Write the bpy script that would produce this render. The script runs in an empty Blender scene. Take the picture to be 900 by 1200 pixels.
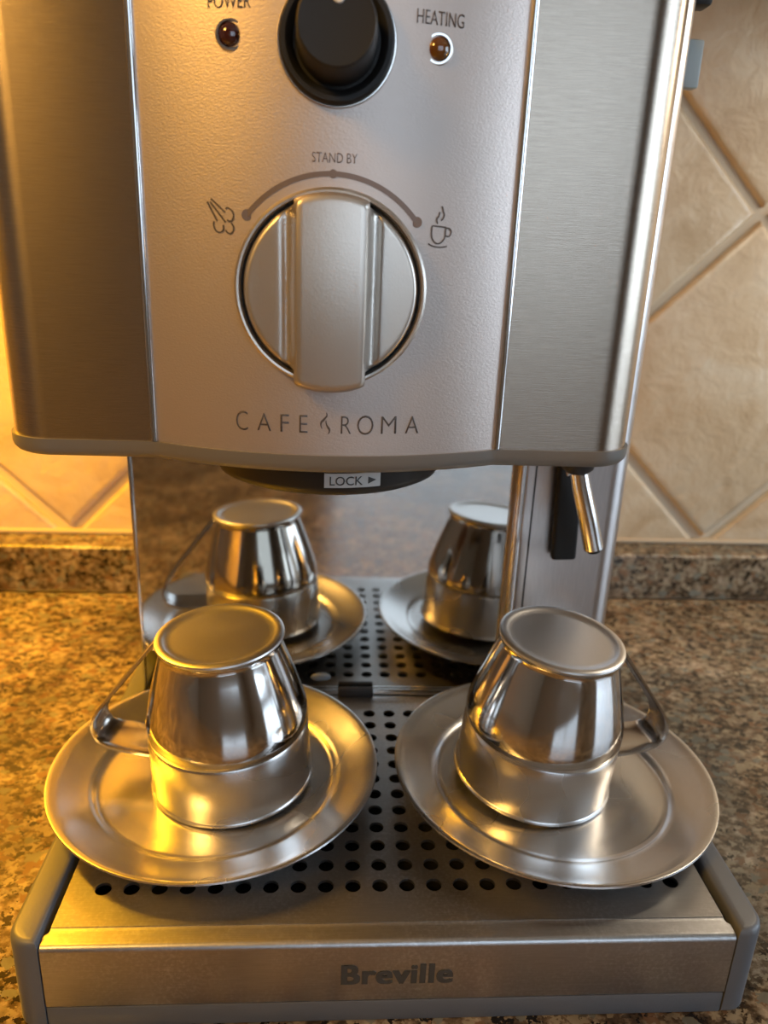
import bpy, bmesh, math, random
from mathutils import Vector, Matrix
random.seed(7)
scn = bpy.context.scene
COL = scn.collection
PI = math.pi
# All sizes are written in centimetres in the machine's own frame (X right, Y back, Z up from the
# drip grille); W() turns them into metres with the floor at 0 and the worktop at 0.90 m.
ZC = -3.7
def W(x, y, z): return Vector((x*.01, y*.01, (z-ZC)*.01+.90))
FLOOR = ZC-90.0

# ------------------------------------------------------------------ camera
cam_d = bpy.data.cameras.new('camera'); cam = bpy.data.objects.new('camera', cam_d); COL.objects.link(cam)
scn.camera = cam
def cam_matrix(pitch, yaw, roll):
    cy, sy = math.cos(yaw), math.sin(yaw)
    f = Vector((sy*math.cos(pitch), cy*math.cos(pitch), -math.sin(pitch)))
    r = Vector((cy, -sy, 0)); u = r.cross(f)
    c, s = math.cos(roll), math.sin(roll)
    r2 = c*r+s*u; u2 = -s*r+c*u
    return Matrix((r2, u2, -f)).transposed()
cam.matrix_world = Matrix.Translation(W(-2.43270, -22.10752, 22.24338)) @ cam_matrix(0.33251, 0.06839, 0.04097).to_4x4()
cam_d.sensor_fit = 'VERTICAL'; cam_d.sensor_height = 36; cam_d.sensor_width = 27
cam_d.lens = 896.06837/1200*36
cam_d.clip_start = .01; cam_d.clip_end = 50
cam_d.dof.use_dof = True; cam_d.dof.focus_distance = .265; cam_d.dof.aperture_fstop = 11

# ------------------------------------------------------------------ world, lights, exposure
w = bpy.data.worlds.new('world'); scn.world = w; w.use_nodes = True
bg = w.node_tree.nodes['Background']; bg.inputs[0].default_value = (.72, .84, 1, 1); bg.inputs[1].default_value = .5
scn.view_settings.view_transform = 'Standard'; scn.view_settings.look = 'None'
scn.view_settings.gamma = 1; scn.view_settings.use_curve_mapping = False
scn.view_settings.exposure = -0.15
def area(name, loc, target, sx, sy, power, col, spread=None):
    d = bpy.data.lights.new(name, 'AREA'); d.shape = 'RECTANGLE'; d.size = sx*.01; d.size_y = sy*.01
    d.energy = power; d.color = col
    if spread: d.spread = spread
    o = bpy.data.objects.new(name, d); COL.objects.link(o)
    a, b = W(*loc), W(*target); o.location = a
    o.rotation_euler = (b-a).to_track_quat('-Z', 'Y').to_euler()
    return o
# daylight through the window in the right wall, and the one behind the camera
area('daylight_right', (196, -40, 50), (0, -10, 20), 130, 95, 24, (.66, .82, 1))
area('daylight_front', (60, -222, 65), (0, 0, 20), 130, 100, 9.5, (.66, .82, 1))
# warm lamp strip under the upper cabinet, left of the machine
area('under_cabinet_lamp', (-46, 24, 39.2), (-43, 27, -4), 40, 4, 11.0, (1, .46, .018))
area('under_cabinet_lamp', (52, 20, 39.2), (50, 24, -4), 34, 4, 1.8, (1, .86, .66))
# warm pendant lamp of the room, left and in front
area('pendant_lamp', (-50, -44, 68), (-12, 3, 22), 16, 16, 5.6, (1, .53, .11))

# ------------------------------------------------------------------ helpers
def obj(name, me, mat, parent=None, smooth=False):
    """me: bmesh or mesh in cm scene coordinates -> ONE object, origin at the parent's base"""
    if isinstance(me, bmesh.types.BMesh):
        bm = me; bmesh.ops.recalc_face_normals(bm, faces=bm.faces[:])
        me = bpy.data.meshes.new(name); bm.to_mesh(me); bm.free()
    if smooth:
        for p in me.polygons: p.use_smooth = True
        try: me.set_sharp_from_angle(angle=math.radians(38))
        except Exception: pass
    if mat and len(me.materials) == 0: me.materials.append(mat)
    o = bpy.data.objects.new(name, me); COL.objects.link(o)
    root = parent
    while root is not None and root.parent: root = root.parent
    if root is not None and root.get('local'):
        me.transform(Matrix.Scale(.01, 4))
    else:
        me.transform(Matrix.Translation((0, 0, -ZC*.01+.90)) @ Matrix.Scale(.01, 4))
        if root is not None: me.transform(Matrix.Translation(-root.location))
    me.update()
    if parent is not None: o.parent = parent
    return o
def thing(name, label, cat, loc, group=None, local=False):
    o = bpy.data.objects.new(name, None); COL.objects.link(o); o.location = W(*loc)
    o.empty_display_size = .02
    o['label'] = label; o['category'] = cat
    if group: o['group'] = group
    if local: o['local'] = True
    return o
def tag(o, label, cat, group=None):
    o['label'] = label; o['category'] = cat
    if group: o['group'] = group
    return o
def structure(name, bm, mat, parent=None, smooth=False):
    o = obj(name, bm, mat, parent, smooth)
    if parent is None: o['kind'] = 'structure'
    return o
def box(x0, x1, y0, y1, z0, z1, bev=0, seg=2, bm=None):
    bm = bm or bmesh.new()
    t = bmesh.new()
    r = bmesh.ops.create_cube(t, size=1)
    for v in t.verts:
        v.co = Vector(((x0+x1)/2+v.co.x*(x1-x0), (y0+y1)/2+v.co.y*(y1-y0), (z0+z1)/2+v.co.z*(z1-z0)))
    if bev: bmesh.ops.bevel(t, geom=t.edges[:], offset=bev, segments=seg, profile=.5, affect='EDGES')
    m = bpy.data.meshes.new('tmp'); t.to_mesh(m); t.free(); bm.from_mesh(m); bpy.data.meshes.remove(m)
    return bm
def lathe(prof, n=96, bm=None, mat4=None, close=False):
    bm = bm or bmesh.new(); rings = []
    for r, z in prof:
        if r < 1e-6: rings.append([bm.verts.new((0, 0, z))])
        else: rings.append([bm.verts.new((r*math.cos(2*PI*i/n), r*math.sin(2*PI*i/n), z)) for i in range(n)])
    prs = list(zip(rings, rings[1:]))
    if close: prs.append((rings[-1], rings[0]))
    for a, b in prs:
        for i in range(n):
            j = (i+1) % n
            if len(a) == 1 and len(b) == 1: continue
            if len(a) == 1: bm.faces.new((a[0], b[i], b[j]))
            elif len(b) == 1: bm.faces.new((a[i], a[j], b[0]))
            else: bm.faces.new((a[i], a[j], b[j], b[i]))
    if mat4: bmesh.ops.transform(bm, matrix=mat4, verts=bm.verts[:])
    return bm
def prism(pts, z0, z1, bm=None, cap=True):
    """vertical extrusion of a plan outline"""
    bm = bm or bmesh.new()
    a = [bm.verts.new((x, y, z0)) for x, y in pts]; b = [bm.verts.new((x, y, z1)) for x, y in pts]
    n = len(pts)
    for i in range(n):
        j = (i+1) % n; bm.faces.new((a[i], a[j], b[j], b[i]))
    if cap: bm.faces.new(a); bm.faces.new(b)
    return bm
def rings_solid(rings, bm=None):
    """stack of equal-length loops, capped at both ends"""
    bm = bm or bmesh.new(); vs = [[bm.verts.new(p) for p in r] for r in rings]; n = len(rings[0])
    for a, b in zip(vs, vs[1:]):
        for i in range(n):
            j = (i+1) % n; bm.faces.new((a[i], a[j], b[j], b[i]))
    bm.faces.new(vs[0]); bm.faces.new(vs[-1])
    return bm
def tube(path, r, n=16, bm=None, radii=None):
    bm = bm or bmesh.new(); path = [Vector(p) for p in path]; rings = []
    up = Vector((0, 1, 0))
    for i, p in enumerate(path):
        t = (path[min(i+1, len(path)-1)]-path[max(i-1, 0)]).normalized()
        s = t.cross(up)
        if s.length < .1: s = t.cross(Vector((1, 0, 0)))
        s.normalize(); q = s.cross(t); rr = radii[i] if radii else r
        rings.append([p+rr*(math.cos(2*PI*k/n)*s+math.sin(2*PI*k/n)*q) for k in range(n)])
    return rings_solid(rings, bm)
def catmull(pts, sub=6):
    out = []; P = [pts[0]]+list(pts)+[pts[-1]]
    for i in range(1, len(P)-2):
        for k in range(sub):
            t = k/sub
            out.append(tuple(.5*((2*b)+(-a+c)*t+(2*a-5*b+4*c-d)*t*t+(-a+3*b-3*c+d)*t**3)
                             for a, b, c, d in zip(P[i-1], P[i], P[i+1], P[i+2])))
    out.append(tuple(pts[-1])); return out
def arc2(cx, cy, r, a0, a1, n):
    return [(cx+r*math.cos(math.radians(a0+(a1-a0)*i/n)), cy+r*math.sin(math.radians(a0+(a1-a0)*i/n))) for i in range(n+1)]
def inset(pts, d):
    """move a closed plan outline inwards by d (counter-clockwise or clockwise)"""
    n = len(pts); A = sum(pts[i][0]*pts[(i+1) % n][1]-pts[(i+1) % n][0]*pts[i][1] for i in range(n)); s = 1 if A > 0 else -1
    out = []
    for i in range(n):
        p0, p1, p2 = Vector(pts[i-1]), Vector(pts[i]), Vector(pts[(i+1) % n])
        e1, e2 = (p1-p0).normalized(), (p2-p1).normalized()
        n1, n2 = Vector((-e1.y, e1.x))*s, Vector((-e2.y, e2.x))*s
        m = (n1+n2); m = m/max(m.length_squared/2, .3) if m.length > 1e-6 else n1
        q = p1+m*d; out.append((q.x, q.y))
    return out

# ------------------------------------------------------------------ materials
def mat(name, col=(.8, .8, .8), rough=.5, metal=0, spec=.5, coat=0):
    m = bpy.data.materials.new(name); m.use_nodes = True; b = m.node_tree.nodes['Principled BSDF']
    b.inputs['Base Color'].default_value = (*col, 1); b.inputs['Roughness'].default_value = rough
    b.inputs['Metallic'].default_value = metal
    b.inputs['Specular IOR Level'].default_value = spec
    b.inputs['Coat Weight'].default_value = coat
    return m
class NT:
    def __init__(s, m):
        s.t = m.node_tree; s.n = s.t.nodes; s.b = s.n['Principled BSDF']
    def new(s, typ, **kw):
        q = s.n.new(typ)
        for k, v in kw.items():
            if k.startswith('i_'): q.inputs[k[2:].replace('_', ' ')].default_value = v
            else: setattr(q, k, v)
        return q
    def link(s, a, b): s.t.links.new(a, b)
    def coords(s, scale=(1, 1, 1)):
        c = s.new('ShaderNodeTexCoord'); mp = s.new('ShaderNodeMapping'); mp.inputs['Scale'].default_value = scale
        s.link(c.outputs['Object'], mp.inputs[0]); return mp.outputs[0]
    def noise(s, vec, scale, detail=4, rough=.6, dist=0):
        q = s.new('ShaderNodeTexNoise'); q.inputs['Scale'].default_value = scale; q.inputs['Detail'].default_value = detail
        q.inputs['Roughness'].default_value = rough; q.inputs['Distortion'].default_value = dist
        s.link(vec, q.inputs['Vector']); return q.outputs['Fac']
    def ramp(s, fac, stops):
        q = s.new('ShaderNodeValToRGB'); e = q.color_ramp.elements
        while len(e) < len(stops): e.new(.5)
        for el, (p, c) in zip(e, stops):
            el.position = p; el.color = (*c, 1) if not isinstance(c, (int, float)) else (c, c, c, 1)
        s.link(fac, q.inputs[0]); return q.outputs[0]
    def mix(s, fac, a, b, mode='MIX'):
        q = s.new('ShaderNodeMix', data_type='RGBA', blend_type=mode)
        for val, sock in ((fac, q.inputs[0]), (a, q.inputs[6]), (b, q.inputs[7])):
            if hasattr(val, 'links'): s.link(val, sock)
            elif isinstance(val, (int, float)): sock.default_value = val
            else: sock.default_value = (*val, 1)
        return q.outputs[2]
    def bump(s, h, strength, dist=.001):
        q = s.new('ShaderNodeBump'); q.inputs['Strength'].default_value = strength; q.inputs['Distance'].default_value = dist
        s.link(h, q.inputs['Height']); s.link(q.outputs[0], s.b.inputs['Normal']); return q
def steel_brushed(name, col, rough, stretch, bump=.15, smudge=.1, aniso=0, dust=0):
    m = mat(name, col, rough, 1); t = NT(m)
    v = t.coords(stretch); h = t.noise(v, 100, 3, .7); t.bump(h, bump, .0004)
    if dust:
        f = t.noise(t.coords(), 700, 3, .6); g = t.noise(t.coords(), 30, 3, .6)
        k = t.mix(1.0, t.ramp(f, [(.45, 0), (.75, 1)]), t.ramp(g, [(.35, 0), (.7, dust)]), 'MULTIPLY')
        col = t.mix(k, col, (.85, .86, .88))
    hh = t.ramp(h, [(.36, .86), (.66, 1.0)])
    t.link(t.mix(1.0, col, hh, 'MULTIPLY'), t.b.inputs['Base Color'])
    if aniso: t.b.inputs['Anisotropic'].default_value = aniso; t.b.inputs['Anisotropic Rotation'].default_value = .25
    return m
M = {}
M['brushed'] = steel_brushed('brushed_steel', (.47, .395, .32), .26, (1, 1, 40), .12, .05, .75)
M['tray_steel'] = steel_brushed('tray_steel', (.50, .49, .48), .33, (1, 30, 30), .15, .08, 0, .7)
M['column'] = steel_brushed('column_steel', (.62, .58, .56), .30, (30, 30, 1), .08, .05)
M['edge'] = mat('edge_steel', (.70, .68, .66), .16, 1)
M['mirror'] = mat('mirror_steel', (.62, .60, .56), .05, 1)
# polished cup steel with faint smears
def polished(name, col, r0, r1, sc, dust=0, bump=.02):
    m = mat(name, col, r0, 1); t = NT(m)
    v = t.coords(); g = t.noise(v, sc, 1, .4, 0); t.link(t.ramp(g, [(.0, r0), (1, r1)]), t.b.inputs['Roughness'])
    if dust:
        f = t.noise(v, 1600, 2, .5); g2 = t.noise(v, 40, 3, .6)
        k = t.mix(1.0, t.ramp(f, [(.35, 0), (.8, 1)]), t.ramp(g2, [(.25, 0), (.85, dust)]), 'MULTIPLY')
        t.link(t.mix(k, col, (.86, .85, .83)), t.b.inputs['Base Color'])
        inv = t.new('ShaderNodeMath', operation='MULTIPLY_ADD'); inv.inputs[1].default_value = -.8; inv.inputs[2].default_value = 1
        t.link(k, inv.inputs[0]); t.link(inv.outputs[0], t.b.inputs['Metallic'])
    return m
M['cup'] = polished('polished_cup_steel', (.66, .63, .60), .08, .13, 30, 0, .012)
M['cup_band'] = polished('satin_cup_band', (.58, .56, .54), .25, .30, 30, .15, .01)
M['strap'] = mat('satin_strap', (.60, .58, .56), .2, 1)
M['cup_foot'] = polished('worn_cup_foot', (.66, .64, .62), .32, .42, 30, .25, .01)
M['saucer'] = polished('worn_saucer_steel', (.60, .585, .57), .20, .32, 25, .55, .01)
# hammered satin paint of the control panel
m = mat('satin_panel', (.60, .52, .47), .44, .85); t = NT(m); v = t.coords((1, 1, 1.6))
t.bump(t.noise(v, 1250, 2, .5), .14, .0005); M['panel'] = m
m = mat('satin_knob', (.62, .57, .51), .34, .88); t = NT(m); t.bump(t.noise(t.coords(), 1500, 2, .5), .06, .0004); M['knob'] = m
M['chrome'] = mat('chrome_trim', (.75, .73, .70), .14, 1)
M['lip'] = mat('grey_plastic', (.150, .140, .125), .42)
m = mat('base_grey_plastic', (.095, .102, .115), .42); t = NT(m); t.bump(t.noise(t.coords(), 1200, 2), .12, .0004); M['base'] = m
M['black'] = mat('black_plastic', (.014, .014, .014), .5, 0, .35)
M['black_soft'] = mat('black_rubber', (.020, .020, .022), .5)
M['dark'] = mat('dark_cavity', (.01, .01, .01), .8)
M['ink'] = mat('grey_ink', (.085, .070, .062), .5)
M['ink_light'] = mat('pale_grey_ink', (.19, .15, .135), .45, .3)
M['ink_black'] = mat('dark_grey_ink', (.045, .045, .042), .5)
M['white'] = mat('white_print', (.75, .75, .73), .5)
M['label'] = mat('silver_label', (.52, .52, .50), .45)
M['clip'] = mat('pale_grey_plastic', (.46, .50, .48), .4)
M['stud'] = mat('blue_grey_plastic', (.16, .19, .22), .35)
M['red_lens'] = mat('dark_red_lens', (.05, .010, .006), .08, 0, .6, 1)
M['amber_lens'] = mat('dark_amber_lens', (.12, .045, .004), .08, 0, .6, 1)
# granite
m = mat('granite', (.2, .15, .1), .16, 0, .5); t = NT(m); v = t.coords((1, 1.15, 1.15))
big = t.noise(v, 9, 5, .62, 1.2); fine = t.noise(v, 70, 6, .68, .3); grain = t.noise(v, 240, 4, .6)
c1 = t.ramp(fine, [(.38, (.022, .016, .011)), (.46, (.105, .072, .043)), (.54, (.24, .165, .105)), (.62, (.52, .42, .32))])
c2 = t.ramp(grain, [(.40, (.020, .016, .012)), (.49, (.15, .105, .062)), (.60, (.50, .43, .33))])
c = t.mix(.5, c1, c2)
def specks(scale, lo, hi, seed):
    vo = t.new('ShaderNodeTexVoronoi'); vo.inputs['Scale'].default_value = scale
    mp = t.new('ShaderNodeVectorMath', operation='ADD'); mp.inputs[1].default_value = (seed, seed*.7, seed*.3)
    nz = t.new('ShaderNodeTexNoise'); nz.inputs['Scale'].default_value = scale*1.5; t.link(v, nz.inputs['Vector'])
    sc = t.new('ShaderNodeVectorMath', operation='MULTIPLY_ADD'); sc.inputs[1].default_value = (.006, .006, .006)
    t.link(nz.outputs['Color'], sc.inputs[0]); t.link(v, sc.inputs[2]); t.link(sc.outputs[0], mp.inputs[0]); t.link(mp.outputs[0], vo.inputs['Vector'])
    sp = t.new('ShaderNodeSeparateColor'); t.link(vo.outputs['Color'], sp.inputs[0])
    return t.ramp(sp.outputs[0], [(lo, 0), (hi, 1)])
c = t.mix(specks(290, .80, .84, 3.1), c, (.36, .30, .21))
c = t.mix(specks(330, .84, .88, 7.7), c, (.020, .016, .012))
c = t.mix(specks(240, .91, .94, 11.3), c, (.22, .13, .075))
c = t.mix(specks(200, .90, .94, 5.9), c, (.21, .21, .18))
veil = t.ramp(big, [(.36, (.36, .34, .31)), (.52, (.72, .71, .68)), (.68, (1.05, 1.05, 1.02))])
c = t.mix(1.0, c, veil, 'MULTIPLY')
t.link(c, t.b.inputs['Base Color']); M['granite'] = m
# wall tile
m = mat('tile_ceramic', (.62, .50, .35), .34); t = NT(m); v = t.coords()
g = t.noise(v, 12, 5, .6, .8)
t.link(t.ramp(g, [(.30, (.48, .35, .21)), (.48, (.61, .49, .335)), (.68, (.67, .585, .45))]), t.b.inputs['Base Color'])
t.bump(t.noise(v, 55, 4, .6, .4), .45, .004); M['tile'] = m
m = mat('grout', (.60, .51, .39), .85); t = NT(m); t.bump(t.noise(t.coords(), 900, 2), .3, .0006); M['grout'] = m
M['caulk'] = mat('caulk', (.46, .38, .27), .5)
m = mat('wall_plaster', (.42, .32, .22), .8); t = NT(m); t.bump(t.noise(t.coords(), 150, 3), .1, .001); M['plaster'] = m
M['ceiling'] = mat('ceiling_paint', (.62, .54, .44), .9)
def wood(name, a, b):
    m = mat(name, a, .4); t = NT(m); v = t.coords((1, 1, .12)); g = t.noise(v, 55, 5, .6, .8)
    t.link(t.ramp(g, [(.35, a), (.65, b)]), t.b.inputs['Base Color']); return m
M['wood'] = wood('cabinet_wood', (.11, .050, .022), (.20, .10, .045))
m = mat('floor_tile', (.30, .24, .18), .4); t = NT(m)
br = t.new('ShaderNodeTexBrick', offset=0, squash=1); br.inputs['Scale'].default_value = 2.5
br.inputs['Color1'].default_value = (.32, .26, .19, 1); br.inputs['Color2'].default_value = (.27, .21, .15, 1); br.inputs['Mortar'].default_value = (.14, .12, .1, 1)
br.inputs['Mortar Size'].default_value = .012; br.inputs['Brick Width'].default_value = 1; br.inputs['Row Height'].default_value = 1
t.link(t.coords(), br.inputs['Vector']); t.link(br.outputs[0], t.b.inputs['Base Color']); M['floor'] = m
M['white_paint'] = mat('white_window_paint', (.72, .72, .70), .4)
M['lamp'] = mat('lamp_diffuser', (.9, .8, .6), .5)
b = M['lamp'].node_tree.nodes['Principled BSDF']; b.inputs['Emission Color'].default_value = (1, .50, .09, 1); b.inputs['Emission Strength'].default_value = 6
def glassmat():
    m = mat('window_glass', (1, 1, 1), 0); t = NT(m); t.b.inputs['Transmission Weight'].default_value = 1; t.b.inputs['IOR'].default_value = 1.02; return m
M['glass'] = glassmat()

# ------------------------------------------------------------------ the room
RX0, RX1, RY0, RY1, RZ1 = -150, 200, -226, 36, 150
structure('floor', box(RX0-8, RX1+8, RY0-8, RY1+8, FLOOR-6, FLOOR), M['floor'])
structure('ceiling', box(RX0-8, RX1+8, RY0-8, RY1+8, RZ1, RZ1+6), M['ceiling'])
wall_back = structure('wall_back', box(RX0-8, RX1+8, RY1, RY1+8, FLOOR, RZ1), M['grout'])
structure('wall_left', box(RX0-8, RX0, RY0, RY1, FLOOR, RZ1), M['plaster'])
def wall_with_hole(axis, lo, hi, a0, a1, h0, h1, z0, z1):
    bm = bmesh.new()
    def b(p0, p1, q0, q1):
        if axis == 'x': box(lo, hi, p0, p1, q0, q1, bm=bm)
        else: box(p0, p1, lo, hi, q0, q1, bm=bm)
    b(a0, h0, FLOOR, RZ1); b(h1, a1, FLOOR, RZ1); b(h0, h1, FLOOR, z0); b(h0, h1, z1, RZ1)
    return bm
structure('wall_right', wall_with_hole('x', RX1, RX1+8, RY0, RY1, -110, 30, 0, 100), M['plaster'])
structure('wall_front', wall_with_hole('y', RY0-8, RY0, RX0-8, RX1+8, -10, 130, 10, 120), M['plaster'])
def window(name, axis, at, a0, a1, z0, z1):
    bm = bmesh.new()
    def b(p0, p1, q0, q1, d=4, off=0):
        if axis == 'x': box(at+off, at+off+d, p0, p1, q0, q1, .3, 1, bm)
        else: box(p0, p1, at+off-d, at+off, q0, q1, .3, 1, bm)
    f = 5; b(a0, a1, z0, z0+f); b(a0, a1, z1-f, z1); b(a0, a0+f, z0+f, z1-f); b(a1-f, a1, z0+f, z1-f)
    mid = (a0+a1)/2; b(mid-2, mid+2, z0+f, z1-f)
    o = structure(name, bm, M['white_paint'])
    g = bmesh.new()
    for p0, p1 in ((a0+f, mid-2), (mid+2, a1-f)):
        if axis == 'x': box(at+1.8, at+2.2, p0, p1, z0+f, z1-f, bm=g)
        else: box(p0, p1, at-2.2, at-1.8, z0+f, z1-f, bm=g)
    obj('pane', g, M['glass'], o)
window('window_1', 'x', RX1+2, -110, 30, 0, 100)
window('window_2', 'y', RY0-2, -10, 130, 10, 120)

# diagonal wall tiles (children of the back wall); lattice measured from the photograph
def clip_poly(P, f):
    out = []
    for i in range(len(P)):
        a, b = P[i-1], P[i]; fa, fb = f(a), f(b)
        if (fa >= 0) != (fb >= 0):
            s = fa/(fa-fb); out.append((a[0]+(b[0]-a[0])*s, a[1]+(b[1]-a[1])*s))
        if fb >= 0: out.append(b)
    return out
TH, NZ0, NX0 = 12.72, .15, 28.1
TZ0, TZ1, TX0, TX1 = .05, 40.0, -119, 140
me_full = None
for i in range(-12, 10):
    for j in range(-1, 5):
        if (i+j) % 2 == 0: continue
        cx, cz = NX0+TH*i*1.007, NZ0+TH*j
        g = .30*1.414
        P = [(cx, cz-TH+g), (cx+TH-g, cz), (cx, cz+TH-g), (cx-TH+g, cz)]
        n0 = len(P)
        for f in (lambda q: q[1]-TZ0, lambda q: TZ1-q[1], lambda q: q[0]-TX0, lambda q: TX1-q[0]):
            if P: P = clip_poly(P, f)
        P = [q for k, q in enumerate(P) if math.dist(q, P[k-1]) > .5]
        if len(P) < 3: continue
        ar = abs(sum(P[k][0]*P[(k+1) % len(P)][1]-P[(k+1) % len(P)][0]*P[k][1] for k in range(len(P))))/2
        if ar < 4: continue
        wv = [random.uniform(-.06, .06) for _ in range(2)]
        loops = []
        for d, dep in ((0, 0), (.02, -.22), (.12, -.38), (.30, -.50), (.60, -.56)):
            Q = inset(P, d)
            loops.append([(x, RY1+dep, z) for x, z in Q])
        o = obj('tile', rings_solid(loops), M['tile'], wall_back, True)

# worktop, upstand and what carries them
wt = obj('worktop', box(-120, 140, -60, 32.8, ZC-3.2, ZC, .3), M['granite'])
tag(wt, 'brown speckled granite worktop under the coffee machine', 'worktop')
def upstand_bm():
    pr = [(36, ZC), (32.8, ZC), (32.8, -.30)]+[(y, z) for y, z in arc2(33.15, -.30, .35, 180, 90, 6)][1:]+[(36, .05)]
    return rings_solid([[(x, y, z) for y, z in pr] for x in (-120, 140)])
up = obj('granite_upstand', upstand_bm(), M['granite'], None, True)
tag(up, 'low brown granite upstand along the foot of the tiled wall', 'upstand')
cb = obj('caulk', box(-120, 140, 35.25, 36, .05, .42, .15), M['caulk'], up)
for k in range(4):
    x0 = -120+65*k
    c = thing('base_cabinet', 'dark wooden base cabinet under the worktop, '+('leftmost of the row', 'just left of the coffee machine', 'just right of the coffee machine', 'rightmost of the row')[k], 'cabinet', (x0+32.5, 5, FLOOR), 'base cabinets under the worktop')
    obj('body', box(x0+.1, x0+64.9, -54, 35.9, FLOOR, ZC-3.2), M['wood'], c)
    for s in (0, 1):
        d = obj('door', box(x0+1+s*31.8, x0+32.2+s*31.8, -56, -54, FLOOR+10, ZC-5, .3), M['wood'], c)
        hx = x0+29+s*7
        obj('handle', tube([(hx, -56, -20), (hx, -58, -21), (hx, -58, -33), (hx, -56, -34)], .5, 10), M['chrome'], d, True)
for k, (x0, x1) in enumerate(((-120, -60), (-60, 0), (0, 60), (60, 120))):
    c = thing('wall_cabinet', 'dark wooden wall cabinet above the worktop, '+('leftmost of the row', 'with the warm lamp under it', 'over the right side of the machine', 'rightmost of the row')[k], 'cabinet', ((x0+x1)/2, 20, 40), 'wall cabinets above the worktop')
    obj('body', box(x0+.1, x1-.1, 4, 36, 40, 110), M['wood'], c)
    for s in (0, 1):
        d = obj('door', box(x0+.5+s*29.6, x0+29.9+s*29.6, 2.2, 4, 40.5, 109.5, .3), M['wood'], c)
        hx = x0+26+s*8
        obj('handle', tube([(hx, 2.2, 45), (hx, .2, 46), (hx, .2, 58), (hx, 2.2, 59)], .5, 10), M['chrome'], d, True)
l = thing('under_cabinet_light', 'slim warm lamp fixed under the wall cabinet left of the machine', 'lamp', (-46, 24, 39))
obj('housing', box(-67, -25, 21, 27, 39.3, 40, .1), M['white_paint'], l)

l2 = thing('under_cabinet_light', 'slim neutral lamp fixed under the wall cabinet right of the machine', 'lamp', (52, 20, 39))
obj('housing', box(34, 70, 17, 23, 39.3, 40, .1), M['white_paint'], l2)
pl = thing('pendant_lamp', 'dark metal pendant lamp hanging over the worktop, left of the photographer', 'lamp', (-50, -44, 78))
TP = Matrix.Translation((-50, -44, 0))
obj('shade', lathe([(13, 77), (13.2, 77), (11, 86), (4, 92), (1.2, 93), (1.2, 92.6), (3.8, 91.6), (10.7, 85.7)], 48, None, TP, True), M['black'], pl, True)
obj('bulb', lathe([(0, 79), (2.2, 80), (3, 82.5), (2.2, 85.5), (1.3, 88), (1.3, 91), (0, 91)], 24, None, TP), M['lamp'], pl, True)
obj('cable', tube([(-50, -44, 92.8), (-50, -44, 149.9)], .3, 8), M['black'], pl, True)

# ------------------------------------------------------------------ the espresso machine
mc = thing('espresso_machine', 'brushed steel espresso coffee machine with big round knob and drip tray', 'coffee machine', (0, 8, ZC))
YM = 12.87           # mirror-polished back plate
XL, XR, XC = -13.45, 8.0, -2.7
S0, S1 = -8.42, 3.02  # panel seams
HZ0, HZ1 = 15.9, 33.0
def pan_y(x):
    t = (x-XC)/5.72
    return 1.62+1.38*min(1, t*t)
RC = 1.6
left_pts = [(XL, YM+.1)]+arc2(XL+RC, 3+RC, RC, 180, 270, 14)+[(S0, 3.0)]
right_pts = [(S1, 3.0)]+arc2(XR-RC, 3+RC, RC, 270, 360, 14)+[(XR, YM+.1)]
mid_pts = [(S0+(S1-S0)*i/40, pan_y(S0+(S1-S0)*i/40)) for i in range(1, 40)]
outline = left_pts+mid_pts+right_pts
# inner housing of the head and the tall rear body
obj('head_housing', prism(inset(outline, .14), HZ0-.02, HZ1-.2), M['dark'], mc)
def shell(pts, th, z0, z1):
    ins = []
    n = len(pts)
    for i in range(n):
        a = Vector(pts[max(i-1, 0)]); b = Vector(pts[min(i+1, n-1)]); e = (b-a).normalized(); ins.append((pts[i][0]-e.y*th, pts[i][1]+e.x*th))
    return prism(pts+ins[::-1], z0, z1)
obj('side_panel', shell(left_pts, .12, HZ0, HZ1), M['brushed'], mc, True)
obj('side_panel', shell(right_pts, .12, HZ0, HZ1), M['brushed'], mc, True)
obj('control_panel', shell([(S0+.06, pan_y(S0+.06))]+mid_pts+[(S1-.06, pan_y(S1-.06))], .12, HZ0, HZ1), M['panel'], mc, True)
obj('top_cover', prism(inset(outline, .0), HZ1, HZ1+.5), M['lip'], mc)
for sx in (S0, S1):
    obj('seam_trim', tube([(sx, 2.98, HZ0+.02), (sx, 2.98, HZ1-.02)], .13, 14), M['edge'], mc, True)
# grey lip under the head
o1 = inset(outline, -.10)
rg = [[(x, y, 15.90) for x, y in o1]]
for d, z in ((0, 15.62), (.04, 15.48), (.14, 15.36), (.28, 15.29), (.45, 15.27)):
    rg.append([(x, y, z) for x, y in inset(o1, d)])
obj('bottom_lip', rings_solid(rg), M['lip'], mc, True)
# rear body: mirror plate on the left, brushed column on the right
obj('rear_body', box(-11.95, 11.6, YM+.12, 23, ZC+.6, HZ1, .4), M['brushed'], mc, True)
obj('mirror_plate', box(-12.0, 6.5, YM, YM+.12, .34, 15.8), M['mirror'], mc)
obj('plate_edge', box(-12.08, -11.90, YM-.09, YM+.14, .1, 15.8, .03), M['edge'], mc, True)
cp = [(6.15, YM+.05)]+arc2(6.75, 12.9-.3, .55, 180, 262, 8)+[(6.9, 12.06)]+arc2(11.7-1.1, 12.06+1.1, 1.1, 270, 360, 10)+[(11.7, 22.9), (6.15, 22.9)]
obj('column', prism(cp, ZC+.3, HZ1-.3), M['column'], mc, True)
obj('column_bead', tube([(6.42, 12.25, -.1), (6.42, 12.25, 15.4)], .22, 14), M['edge'], mc, True)
obj('column_seam', box(6.98, 7.05, 12.03, 12.3, -.1, 15.4), M['dark'], mc)
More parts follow.
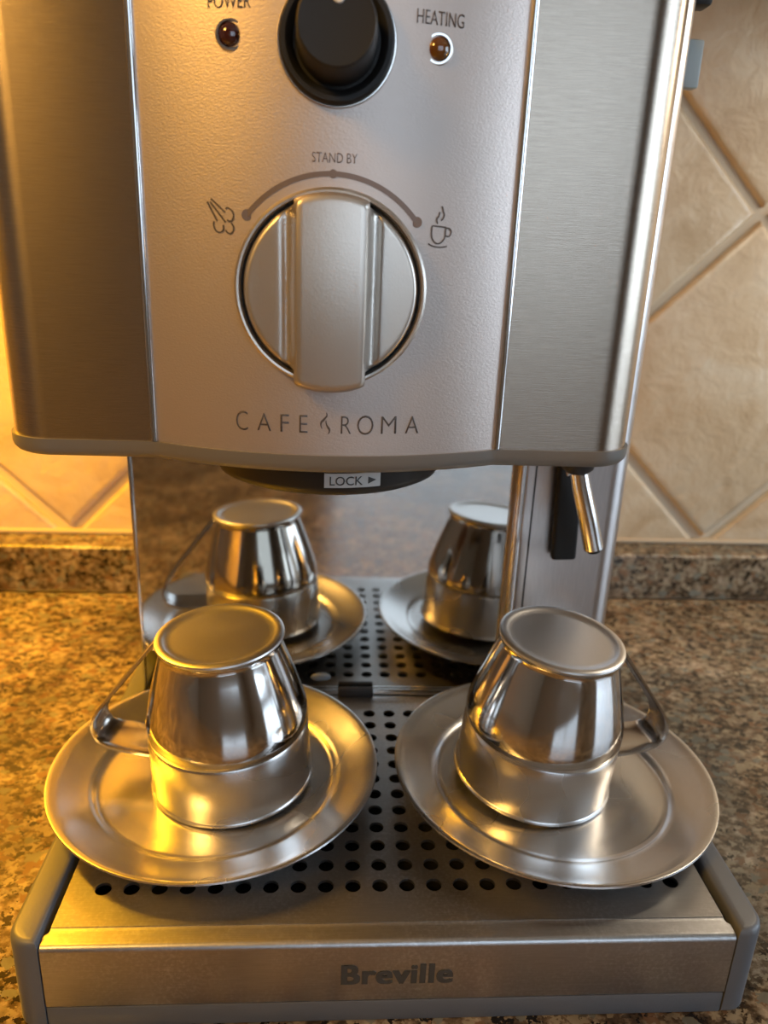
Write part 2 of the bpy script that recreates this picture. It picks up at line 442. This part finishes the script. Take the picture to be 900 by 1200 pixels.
obj('back_rail', box(-11.6, 6.4, YM-.22, YM-.02, .02, .33, .05), M['edge'], mc, True)
obj('rubber_tab', box(-2.08, -.24, YM-.42, YM-.1, -.02, .50, .1), M['black_soft'], mc, True)
Ry = Matrix.Rotation(PI/2, 4, 'X')       # lathe axis Z -> -Y
obj('oval_stud', lathe([(0, .14), (.28, .12), (.38, .04), (.38, -.02), (0, -.02)], 32, None,
    Matrix.Translation((-2.98, YM-.02, .98)) @ Matrix.Diagonal((1.35, 1, .55, 1)) @ Ry), M['stud'], mc, True)
# bracket on the right-hand side of the body
obj('side_hook', box(11.6, 12.35, 12.95, 13.5, 29.0, 30.8, .12), M['clip'], mc, True)
obj('side_catch', box(11.6, 12.45, 13.0, 14.0, 32.0, 33.2, .15), M['black'], mc, True)

# brew group under the head
bg_ = obj('brew_group', lathe([(0, 13.82), (4.15, 13.84), (4.38, 13.96), (4.52, 14.20), (4.56, 15.35), (0, 15.35)], 96, None, Matrix.Translation((XC, 8.05, 0))), M['black'], mc, True)
def on_cyl(x, off=0): return 8.05-math.sqrt(max(0, (4.55+off)**2-(x-XC)**2))
bm = bmesh.new()
N = 14
va = [[None]*2 for _ in range(N+1)]; vb = [[None]*2 for _ in range(N+1)]
for i in range(N+1):
    x = -2.81+(1.98)*i/N
    for k, z in enumerate((14.24, 14.76)):
        va[i][k] = bm.verts.new((x, on_cyl(x, .03), z)); vb[i][k] = bm.verts.new((x, on_cyl(x, -.03), z))
for i in range(N):
    for q in (va, vb): bm.faces.new((q[i][0], q[i+1][0], q[i+1][1], q[i][1]))
    bm.faces.new((va[i][0], va[i+1][0], vb[i+1][0], vb[i][0])); bm.faces.new((va[i][1], va[i+1][1], vb[i+1][1], vb[i][1]))
for i in (0, N): bm.faces.new((va[i][0], va[i][1], vb[i][1], vb[i][0]))
obj('lock_label', bm, M['label'], bg_)

# --- printed marks: letters and strokes laid on a surface y = f(x)
def text_bm(s, x0, x1, z0, z1, fy, bold=0, th=.02, bm=None, spacing=1):
    cu = bpy.data.curves.new('txt', 'FONT'); cu.body = s; cu.size = 1; cu.offset = bold; cu.resolution_u = 4; cu.space_character = spacing
    to = bpy.data.objects.new('txt', cu); COL.objects.link(to)
    bpy.context.view_layer.update()
    me = bpy.data.meshes.new_from_object(to.evaluated_get(bpy.context.evaluated_depsgraph_get()))
    COL.objects.unlink(to); bpy.data.objects.remove(to); bpy.data.curves.remove(cu)
    t = bmesh.new(); t.from_mesh(me); bpy.data.meshes.remove(me)
    bmesh.ops.triangulate(t, faces=t.faces[:])
    xs = [v.co.x for v in t.verts]; ys = [v.co.y for v in t.verts]
    ax, bx, ay, by = min(xs), max(xs), min(ys), max(ys)
    r = bmesh.ops.extrude_face_region(t, geom=t.faces[:]); back = {g for g in r['geom'] if isinstance(g, bmesh.types.BMVert)}
    for v in t.verts:
        x = x0+(v.co.x-ax)/(bx-ax)*(x1-x0); z = z0+(v.co.y-ay)/(by-ay)*(z1-z0)
        v.co = Vector((x, fy(x)-(th if v not in back else -.01), z))
    m2 = bpy.data.meshes.new('t'); t.to_mesh(m2); t.free()
    bm = bm or bmesh.new(); bm.from_mesh(m2); bpy.data.meshes.remove(m2); return bm
def stroke(pts, wd, fy, bm=None, th=.02, taper=0):
    """pts (x,z) polyline -> thin raised ribbon"""
    bm = bm or bmesh.new(); n = len(pts); A = []
    for i, p in enumerate(pts):
        a, b = Vector(pts[max(i-1, 0)]), Vector(pts[min(i+1, n-1)]); e = (b-a).normalized(); nn = Vector((-e.y, e.x))
        k = wd/2*(1-taper*abs(2*i/(n-1)-1)); A.append((Vector(p)+nn*k, Vector(p)-nn*k))
    V = []
    for l, r in A:
        V.append([bm.verts.new((q.x, fy(q.x)+o, q.y)) for q, o in ((l, -th), (r, -th), (r, .01), (l, .01))])
    for a, b in zip(V, V[1:]):
        for k in range(4): bm.faces.new((a[k], a[(k+1) % 4], b[(k+1) % 4], b[k]))
    bm.faces.new(V[0]); bm.faces.new(V[-1]); return bm
def disc(x, z, r, fy, bm=None, th=.02, n=20):
    bm = bm or bmesh.new()
    a = [bm.verts.new((x+r*math.cos(2*PI*i/n), fy(x)-th, z+r*math.sin(2*PI*i/n))) for i in range(n)]
    b = [bm.verts.new((x+r*math.cos(2*PI*i/n), fy(x)+.01, z+r*math.sin(2*PI*i/n))) for i in range(n)]
    bm.faces.new(a); bm.faces.new(b)
    for i in range(n): bm.faces.new((a[i], a[(i+1) % n], b[(i+1) % n], b[i]))
    return bm
cpn = [c for c in mc.children if c.name.startswith('control_panel')][0]
lx = lambda px: -5.6+(px-277)*.0272
bm = bmesh.new()
for ch, a, b in (('C', 277, 291), ('A', 302, 318), ('F', 329, 339), ('E', 351, 360.5), ('R', 399, 411), ('O', 418, 437), ('M', 446, 464), ('A', 475, 491)):
    e = .03 if ch in 'CO' else 0
    text_bm(ch, lx(a), lx(b), 16.63-e, 17.19+e, pan_y, -.012, bm=bm)
F = lambda cx, cy: (-3.29+cx*.00139, 17.66-cy*.0015)
stroke(catmull([F(*q) for q in ((395, 240), (405, 310), (350, 380), (285, 450), (272, 510), (300, 590))]), .075, pan_y, bm, taper=.7)
stroke(catmull([F(*q) for q in ((385, 410), (395, 490), (430, 550), (462, 600), (465, 650), (440, 700))]), .075, pan_y, bm, taper=.7)
obj('name_lettering', bm, M['ink'], cpn)
obj('power_lettering', text_bm('POWER', -6.10, -4.93, 28.17, 28.50, pan_y, -.008), M['ink'], cpn)
obj('heating_lettering', text_bm('HEATING', -.44, .90, 28.06, 28.40, pan_y, -.008), M['ink'], cpn)
obj('stand_by_lettering', text_bm('STAND BY', -3.25, -1.97, 24.46, 24.72, pan_y, -.006), M['ink_light'], cpn)
KZ = 20.98
bm = bmesh.new()
arc = [(XC+.05+3.19*math.sin(math.radians(a)), KZ+3.19*math.cos(math.radians(a))) for a in range(-51, 52, 3)]
stroke(arc, .145, pan_y, bm)
for a in (-51, 51): disc(XC+.05+3.19*math.sin(math.radians(a)), KZ+3.19*math.cos(math.radians(a)), .155, pan_y, bm, .024)
disc(XC+.05, KZ+3.19, .12, pan_y, bm, .024)
obj('dial_arc', bm, M['ink_light'], cpn)
G = lambda cx, cy: (-6.367+cx*.00159, 23.69-cy*.00151)
bm = bmesh.new()
for a, b in (((40, 250), (215, 590)), ((95, 250), (375, 610)), ((110, 190), (370, 430))):
    p, q = G(*a), G(*b); stroke([p, ((p[0]+q[0])/2, (p[1]+q[1])/2), q], .055, pan_y, bm)
for pl in (((380, 370), (430, 350), (500, 400), (530, 480), (500, 570), (450, 590), (405, 565)),
           ((155, 600), (150, 680), (190, 770), (265, 800), (330, 750), (330, 660)),
           ((370, 750), (410, 800), (470, 815), (520, 760), (520, 680), (480, 620))):
    stroke(catmull([G(*q) for q in pl], 4), .048, pan_y, bm)
obj('steam_symbol', bm, M['ink'], cpn)
H = lambda cx, cy: (-.04+cx*.00156, 23.78-cy*.00165)
bm = bmesh.new()
for pl in (((220, 525), (215, 600), (225, 720), (280, 800), (350, 825), (420, 800), (480, 720), (490, 620), (495, 535)),
           ((225, 525), (360, 532), (495, 540)), ((495, 560), (560, 555), (605, 610), (570, 690), (500, 690)),
           ((160, 830), (250, 870), (400, 885), (535, 865)),
           ((395, 190), (420, 260), (445, 330), (430, 390), (390, 430)),
           ((355, 290), (345, 350), (310, 400), (310, 450), (325, 490))):
    stroke(catmull([H(*q) for q in pl], 4), .042, pan_y, bm)
obj('cup_symbol', bm, M['ink'], cpn)
# LOCK label and the end of a word beside it
cyl = lambda x: on_cyl(x, .03)
bm = text_bm('LOCK', -2.62, -1.46, 14.33, 14.65, cyl, .004, .012)
t0 = [(-1.27, 14.62), (-1.27, 14.36), (-.98, 14.49)]
A = [bm.verts.new((x, cyl(x)-.012, z)) for x, z in t0]; B = [bm.verts.new((x, cyl(x)+.01, z)) for x, z in t0]
bm.faces.new(A); bm.faces.new(B)
for i in range(3): bm.faces.new((A[i], A[(i+1) % 3], B[(i+1) % 3], B[i]))
obj('lock_lettering', bm, M['ink_black'], bg_)
obj('insert_lettering', text_bm('INSERT', -6.55, -5.45, 14.78, 15.06, lambda x: on_cyl(x, .02), 0, .012), M['white'], bg_)

# indicator lamps
for x, z, mt, lab in ((-5.50, 27.55, 'red_lens', 'dark red power indicator lamp'), (.21, 27.50, 'amber_lens', 'dark amber heating indicator lamp')):
    T = Matrix.Translation((x, pan_y(x), z)) @ Ry
    o = obj('indicator_light', lathe([(0, .17), (.12, .16), (.22, .12), (.29, .04), (.31, -.05), (0, -.05)], 36, None, T), M[mt], mc, True); o['label'] = lab
    obj('bezel', lathe([(.31, .01), (.33, .05), (.38, .05), (.41, 0), (.41, -.05), (.31, -.05)], 40, None, T, True), M['chrome'], o, True)
# upper dial
T = Matrix.Translation((-2.6, pan_y(-2.6), 27.46)) @ Ry
d = obj('steam_dial', lathe([(1.56, -.05), (1.56, .30), (1.50, .38), (1.38, .38), (1.28, .30), (1.18, .12), (1.10, .12), (1.01, 1.80), (.985, 1.87), (.955, 1.90), (.90, 1.89), (0, 1.89)], 80, None, T), M['black'], mc, True)
obj('dial_bezel', lathe([(1.56, 0), (1.57, .08), (1.60, .08), (1.63, 0), (1.63, -.05), (1.56, -.05)], 80, None, T, True), M['chrome'], d, True)
obj('pointer_dot', lathe([(0, 1.93), (.14, 1.925), (.16, 1.88), (0, 1.88)], 24, None, T @ Matrix.Translation((.04, .56, 0))), M['white'], d, True)
# big selector knob: bezel ring, dark gap, disc with a raised grip bar
kx, ky = -2.66, pan_y(-2.66)
T = Matrix.Translation((kx, ky, KZ)) @ Ry
kn = obj('selector_knob', lathe([(0, -.05), (2.66, -.05), (2.66, .02), (0, .02)], 96, None, T), M['dark'], mc, True)
obj('knob_bezel', lathe([(2.67, -.05), (2.67, .20), (2.70, .26), (2.76, .27), (2.83, .20), (2.86, -.05)], 110, None, T, True), M['knob'], kn, True)
RK = 2.56
def sm(a, b, x):
    t = max(0, min(1, (x-a)/(b-a))); return t*t*(3-2*t)
def kh(x, y):
    r = math.hypot(x, y)
    wing = .40-.10*sm(1.2, RK, abs(x))
    hb = 1.02-.12*(y/RK)**2-.05*(x/1.0)**2
    h = wing+(hb-wing)*(1-sm(.98, 1.20, abs(x)))-.10*math.exp(-((abs(x)-1.30)/.10)**2)
    return h
bm = bmesh.new(); NR, NA = 46, 180; prev = None
c0 = bm.verts.new((0, 0, kh(0, 0)))
for i in range(1, NR+1):
    fr = (i/NR)**.9
    ring = []
    for k in range(NA):
        a = 2*PI*k/NA; r = RK*fr; x, y = r*math.cos(a), r*math.sin(a)
        h = kh(x, y)
        edge = max(0, (r-(RK-.16))/.16); h -= .13*(1-math.sqrt(max(0, 1-edge*edge)))
        ring.append(bm.verts.new((x, y, h)))
    for k in range(NA):
        j = (k+1) % NA
        if prev: bm.faces.new((prev[k], prev[j], ring[j], ring[k]))
        else: bm.faces.new((c0, ring[j], ring[k]))
    prev = ring
bot = [bm.verts.new((v.co.x*1.0, v.co.y*1.0, .03)) for v in prev]
for k in range(NA): bm.faces.new((prev[k], prev[(k+1) % NA], bot[(k+1) % NA], bot[k]))
bm.faces.new(bot)
bmesh.ops.transform(bm, matrix=T, verts=bm.verts[:])
obj('knob_face', bm, M['knob'], kn, True)
# round ends of the grip bar reach over the bezel
bm = bmesh.new(); rr = []
NX, NY = 24, 60
grid = {}
for i in range(NX+1):
    for k in range(NY+1):
        u = -1+2*i/NX; q = -1+2*k/NY; x = u*1.06; L = math.sqrt(2.80**2-x*x)
        y = q*L-.13
        e = max(0, (abs(y+.13)-(L-.20))/.20); e2 = max(0, (abs(x)-.88)/.18)
        h = 1.06-.13*(y/2.8)**2-.03*u*u-.20*(1-math.sqrt(max(0, 1-e*e)))-.16*(1-math.sqrt(max(0, 1-e2*e2)))
        grid[i, k] = bm.verts.new((x, y, h))
for i in range(NX):
    for k in range(NY): bm.faces.new((grid[i, k], grid[i+1, k], grid[i+1, k+1], grid[i, k+1]))
bd = [(i, 0) for i in range(NX)]+[(NX, k) for k in range(NY)]+[(i, NY) for i in range(NX, 0, -1)]+[(0, k) for k in range(NY, 0, -1)]
lo = [bm.verts.new((grid[q].co.x, grid[q].co.y, .28)) for q in bd]
for k in range(len(bd)):
    j = (k+1) % len(bd); bm.faces.new((grid[bd[k]], grid[bd[j]], lo[j], lo[k]))
bm.faces.new(lo)
bmesh.ops.transform(bm, matrix=T, verts=bm.verts[:])
obj('grip_bar', bm, M['knob'], kn, True)

# steam wand and its black thumb grip
wd = obj('steam_wand', tube([(8.02, 9.2, 13.7), (8.25, 9.15, 12.8), (8.75, 9.05, 11.2), (9.12, 9.0, 9.95)], .40, 24, None, [.37, .40, .42, .43]), M['edge'], mc, True)
obj('wand_collar', lathe([(0, 13.35), (.45, 13.38), (.68, 13.60), (.76, 13.95), (.78, 14.6), (.78, 15.4), (0, 15.4)], 40, None, Matrix.Translation((8.0, 9.2, 0))), M['black_soft'], wd, True)
obj('wand_tip', tube([(9.12, 9.0, 9.97), (9.17, 9.0, 9.80)], .30, 20), M['dark'], wd, True)
g = box(-.60, .60, -.25, .25, -2.4, 2.6, .15, 3)
bmesh.ops.transform(g, matrix=Matrix.Translation((8.55, 11.6, 10.75)) @ Matrix.Rotation(math.radians(-2), 4, 'Y'), verts=g.verts[:])
obj('hanging_grip', g, M['black'], mc, True)
obj('grip_arm', tube([(7.75, 11.5, 15.3), (8.1, 11.5, 13.9), (8.35, 11.55, 12.6)], .22, 12), M['edge'], mc, True)

# ------------------------------------------------------------------ drip tray base
XO, YF = 13.1, -2.42
def rrect(x0, x1, y0, y1, r, n=8):
    return arc2(x0+r, y0+r, r, 180, 270, n)+arc2(x1-r, y0+r, r, 270, 360, n)+arc2(x1-r, y1-r, r, 0, 90, n)+arc2(x0+r, y1-r, r, 90, 180, n)
# U-shaped grey base: the two arms, the low front sill and the floor of the tray
def arm(s):
    xi = 11.98
    pts = [(s*xi, 22.5), (s*xi, YF)]+[(s*x, y) for x, y in arc2(XO-.85, YF+.85, .85, 270, 360, 10)]+[(s*XO, 22.5)]
    rg = []
    for d, z in ((.10, ZC), (0, ZC+.12), (0, -.10), (.04, .06), (.12, .15), (.24, .18)):
        rg.append([(x, y, z) for x, y in inset(pts, d)])
    return rings_solid(rg)
bs = obj('tray_base', box(-11.97, 11.97, YF+.45, 22.4, ZC+.05, ZC+.7), M['base'], mc)
obj('base_arm', arm(-1), M['base'], bs, True); obj('base_arm', arm(1), M['base'], bs, True)
obj('front_sill', box(-11.97, 11.97, YF+.02, YF+.6, ZC, -2.75, .08), M['base'], bs, True)
# pierced steel grille: 12 rows of 22 round holes, 1 cm apart
bm = bmesh.new(); NH, RH = 16, .295
gx = [-10.5+i for i in range(22)]; gy = [float(j) for j in range(12)]
Y0, Y1, X0, X1 = -1.62, YM-.26, -11.78, 11.78
cache = {}
def gv(x, y, z=0.):
    k = (round(x, 4), round(y, 4), round(z, 4))
    if k not in cache: cache[k] = bm.verts.new((x, y, z))
    return cache[k]
for cx in gx:
    for cy in gy:
        hole = [(cx+RH*math.cos(2*PI*(k+.5)/NH), cy+RH*math.sin(2*PI*(k+.5)/NH)) for k in range(NH)]
        sq = []
        for k in range(NH):
            a = 2*PI*(k+.5)/NH; c_, s_ = math.cos(a), math.sin(a); f = .5/max(abs(c_), abs(s_)); sq.append((cx+f*c_, cy+f*s_))
        for k in range(NH):
            j = (k+1) % NH
            P = [gv(*sq[k]), gv(*sq[j]), gv(*hole[j]), gv(*hole[k])]
            bm.faces.new(P)
            # corner triangles of the cell
            if abs(abs(sq[k][0]-cx)-.5) < 1e-6 and abs(abs(sq[k][1]-cy)-.5) > 1e-6 and abs(abs(sq[j][1]-cy)-.5) < 1e-6 and abs(abs(sq[j][0]-cx)-.5) > 1e-6 \
               or abs(abs(sq[k][1]-cy)-.5) < 1e-6 and abs(abs(sq[k][0]-cx)-.5) > 1e-6 and abs(abs(sq[j][0]-cx)-.5) < 1e-6 and abs(abs(sq[j][1]-cy)-.5) > 1e-6:
                ccx = cx+.5*(1 if (sq[k][0]+sq[j][0])/2 > cx else -1); ccy = cy+.5*(1 if (sq[k][1]+sq[j][1])/2 > cy else -1)
                bm.faces.new((gv(*sq[k]), gv(ccx, ccy), gv(*sq[j])))
            bm.faces.new((gv(*hole[k]), gv(*hole[j]), gv(hole[j][0], hole[j][1], -.12), gv(hole[k][0], hole[k][1], -.12)))
def quad(a, b, c, d): bm.faces.new([bm.verts.new(p) for p in (a, b, c, d)])
hx0, hx1, hy0, hy1 = -11., 11., -.5, 11.5
quad((X0, Y0, 0), (X1, Y0, 0), (X1, hy0, 0), (X0, hy0, 0)); quad((X0, hy1, 0), (X1, hy1, 0), (X1, Y1, 0), (X0, Y1, 0))
quad((X0, hy0, 0), (hx0, hy0, 0), (hx0, hy1, 0), (X0, hy1, 0)); quad((hx1, hy0, 0), (X1, hy0, 0), (X1, hy1, 0), (hx1, hy1, 0))
# turned-down borders
for (ax, ay), (bx, by) in (((X0, Y0), (X1, Y0)), ((X1, Y0), (X1, Y1)), ((X1, Y1), (X0, Y1)), ((X0, Y1), (X0, Y0))):
    quad((ax, ay, 0), (bx, by, 0), (bx, by, -.4), (ax, ay, -.4))
obj('drip_grille', bm, M['tray_steel'], mc)
obj('drip_pan', box(-11.7, 11.7, -1.5, 12.5, -2.6, -2.3), M['dark'], mc)
# front plate: slopes down from the grille, rolls over and falls to the sill
prof = [(-1.64, -.02), (-1.66, -.03)]+[(-1.66-(.52)*k/4, -.03-.05*k/4) for k in range(1, 5)]
prof += [(-2.18-.22*math.sin(math.radians(a)), -.08-.22*(1-math.cos(math.radians(a)))) for a in range(10, 91, 10)]
prof += [(-2.41, -1.4), (-2.42, -2.66)]
inner = [(y+.10, z-.10 if z > -2.6 else z) for y, z in prof][::-1]
loop = prof+inner
def xw(z): return 11.82 if z > -.5 else 11.82
bm = bmesh.new()
A = [bm.verts.new((-11.78 if y > -1.9 else -11.93, y, z)) for y, z in loop]; B = [bm.verts.new((11.78 if y > -1.9 else 11.93, y, z)) for y, z in loop]
for k in range(len(loop)):
    j = (k+1) % len(loop); bm.faces.new((A[k], A[j], B[j], B[k]))
bm.faces.new(A); bm.faces.new(B)
fp = obj('front_plate', bm, M['tray_steel'], mc, True)
bm = bmesh.new()
for k, (dx, dz) in enumerate(((-.05, -.016), (-.05, .016), (.05, -.016), (.05, .016), (0, 0), (-.018, 0), (.018, 0))):
    text_bm('Breville', -1.865+dx, 1.945+dx, -1.915+dz, -1.065+dz, lambda x: -2.42, 0, .012+.0006*k, bm=bm, spacing=1.06)
obj('brand_lettering', bm, M['ink_black'], fp)

# ------------------------------------------------------------------ saucers and cups
def sheet(prof, th):
    """outer profile (r,z) with a sheet thickness downwards"""
    return prof+[(r, z-th) for r, z in reversed(prof)]
def make_saucer(label, loc, tilt, zr):
    s = thing('saucer', label, 'saucer', loc, 'steel saucers on the drip tray', local=True)
    top = [(0, .50), (2.6, .50), (4.1, .49), (4.7, .47), (4.92, .50), (5.02, .56), (5.12, .64), (5.3, .69), (5.8, .84), (6.3, 1.07), (6.62, 1.20), (6.76, 1.24), (6.84, 1.22), (6.86, 1.15), (6.80, 1.12)]
    bot = [(6.66, 1.13), (6.3, .98), (5.8, .75), (5.35, .57), (5.12, .48), (4.95, .40), (4.7, .05), (4.6, .0), (4.5, .0), (4.4, .36), (4.1, .40), (2.6, .42), (0, .42)]
    obj('dish', lathe(top+bot, 140), M['saucer'], s, True)
    s.rotation_euler = tilt
    return s
def strap_bm():
    path = catmull([(2.36, 6.50), (2.58, 6.44), (3.05, 5.92), (4.0, 4.80), (4.9, 3.75), (5.42, 3.08), (5.68, 2.50), (5.62, 1.98), (5.18, 1.64), (4.3, 1.50), (3.16, 1.40)], 6)
    bm = bmesh.new(); rg = []
    for i, (r, z) in enumerate(path):
        a = Vector(path[max(i-1, 0)]); b = Vector(path[min(i+1, len(path)-1)]); e = (b-a).normalized(); nn = Vector((-e.y, e.x))
        wv = .42+.34*sm(.1, .50, i/(len(path)-1))+.28*sm(.62, 1, i/(len(path)-1))
        c = []
        for u, h in ((-1, .06), (-.85, .10), (-.5, .05), (0, .03), (.5, .05), (.85, .10), (1, .06), (1, -.04), (.85, -.07), (-.85, -.07), (-1, -.04)):
            q = Vector((r, z))+nn*(-h); c.append((q.x, u*wv, q.y))
        rg.append(c)
    return rings_solid(rg)
def make_cup(label, loc):
    c = thing('espresso_cup', label, 'cup', loc, 'upturned steel espresso cups', local=True)
    body = [(3.25, 2.60), (3.27, 2.66), (3.30, 2.76), (3.31, 2.95), (3.28, 3.35), (3.15, 3.85), (2.99, 4.45), (2.78, 5.15), (2.57, 5.80), (2.43, 6.25), (2.39, 6.42), (2.42, 6.52), (2.36, 6.52), (2.38, 6.2), (2.68, 5.15), (2.88, 4.4), (3.12, 3.4), (3.18, 2.8), (3.18, 2.60)]
    obj('body', lathe(body, 120, close=True), M['cup'], c, True)
    band = [(3.30, .0), (3.38, .03), (3.42, .09), (3.41, .16), (3.35, .22), (3.335, .40), (3.31, 1.6), (3.295, 2.5), (3.27, 2.58), (3.25, 2.62), (3.17, 2.62), (3.20, 1.5), (3.24, .2), (3.26, .02)]
    obj('rim_band', lathe(band, 120, close=True), M['cup_band'], c, True)
    foot = [(0, 6.71), (1.9, 6.71), (2.12, 6.72), (2.22, 6.77), (2.32, 6.81), (2.47, 6.81), (2.55, 6.76), (2.57, 6.69), (2.53, 6.60), (2.43, 6.53), (2.3, 6.50), (0, 6.50)]
    obj('foot', lathe(foot, 120), M['cup_foot'], c, True)
    obj('handle', strap_bm(), M['strap'], c, True)
    return c
def dup(root, loc, label):
    r = root.copy(); COL.objects.link(r); r.location = W(*loc); r['label'] = label
    for ch in root.children:
        k = ch.copy(); COL.objects.link(k); k.parent = r
    return r
sl = make_saucer('round steel saucer under the left cup, front left of the tray', (-7.24, 5.75, .02), (0, 0, 0), 0)
sr = dup(sl, (7.22, 5.45, .02), 'round steel saucer under the right cup, overhanging the right tray edge')
sl.rotation_euler = (0, 0, 0); sr.rotation_euler = (math.radians(.8), 0, 1.0); 
cl = make_cup('upturned steel espresso cup on the left saucer, handle pointing left', (-6.55, 5.64, .70))
cr = dup(cl, (6.38, 5.60, .80), 'upturned steel espresso cup on the right saucer, handle pointing right')
def lean(o, ax, ay, turn):
    q = Vector((0, 0, 1)).rotation_difference(Vector((ax, ay, 1)).normalized())
    o.rotation_euler = (q.to_matrix() @ Matrix.Rotation(math.radians(turn), 3, 'Z')).to_euler()
lean(cl, -.052, -.030, 171); lean(cr, .080, -.060, 9)
for o in list(bpy.data.objects):
    if 'local' in o: del o['local']
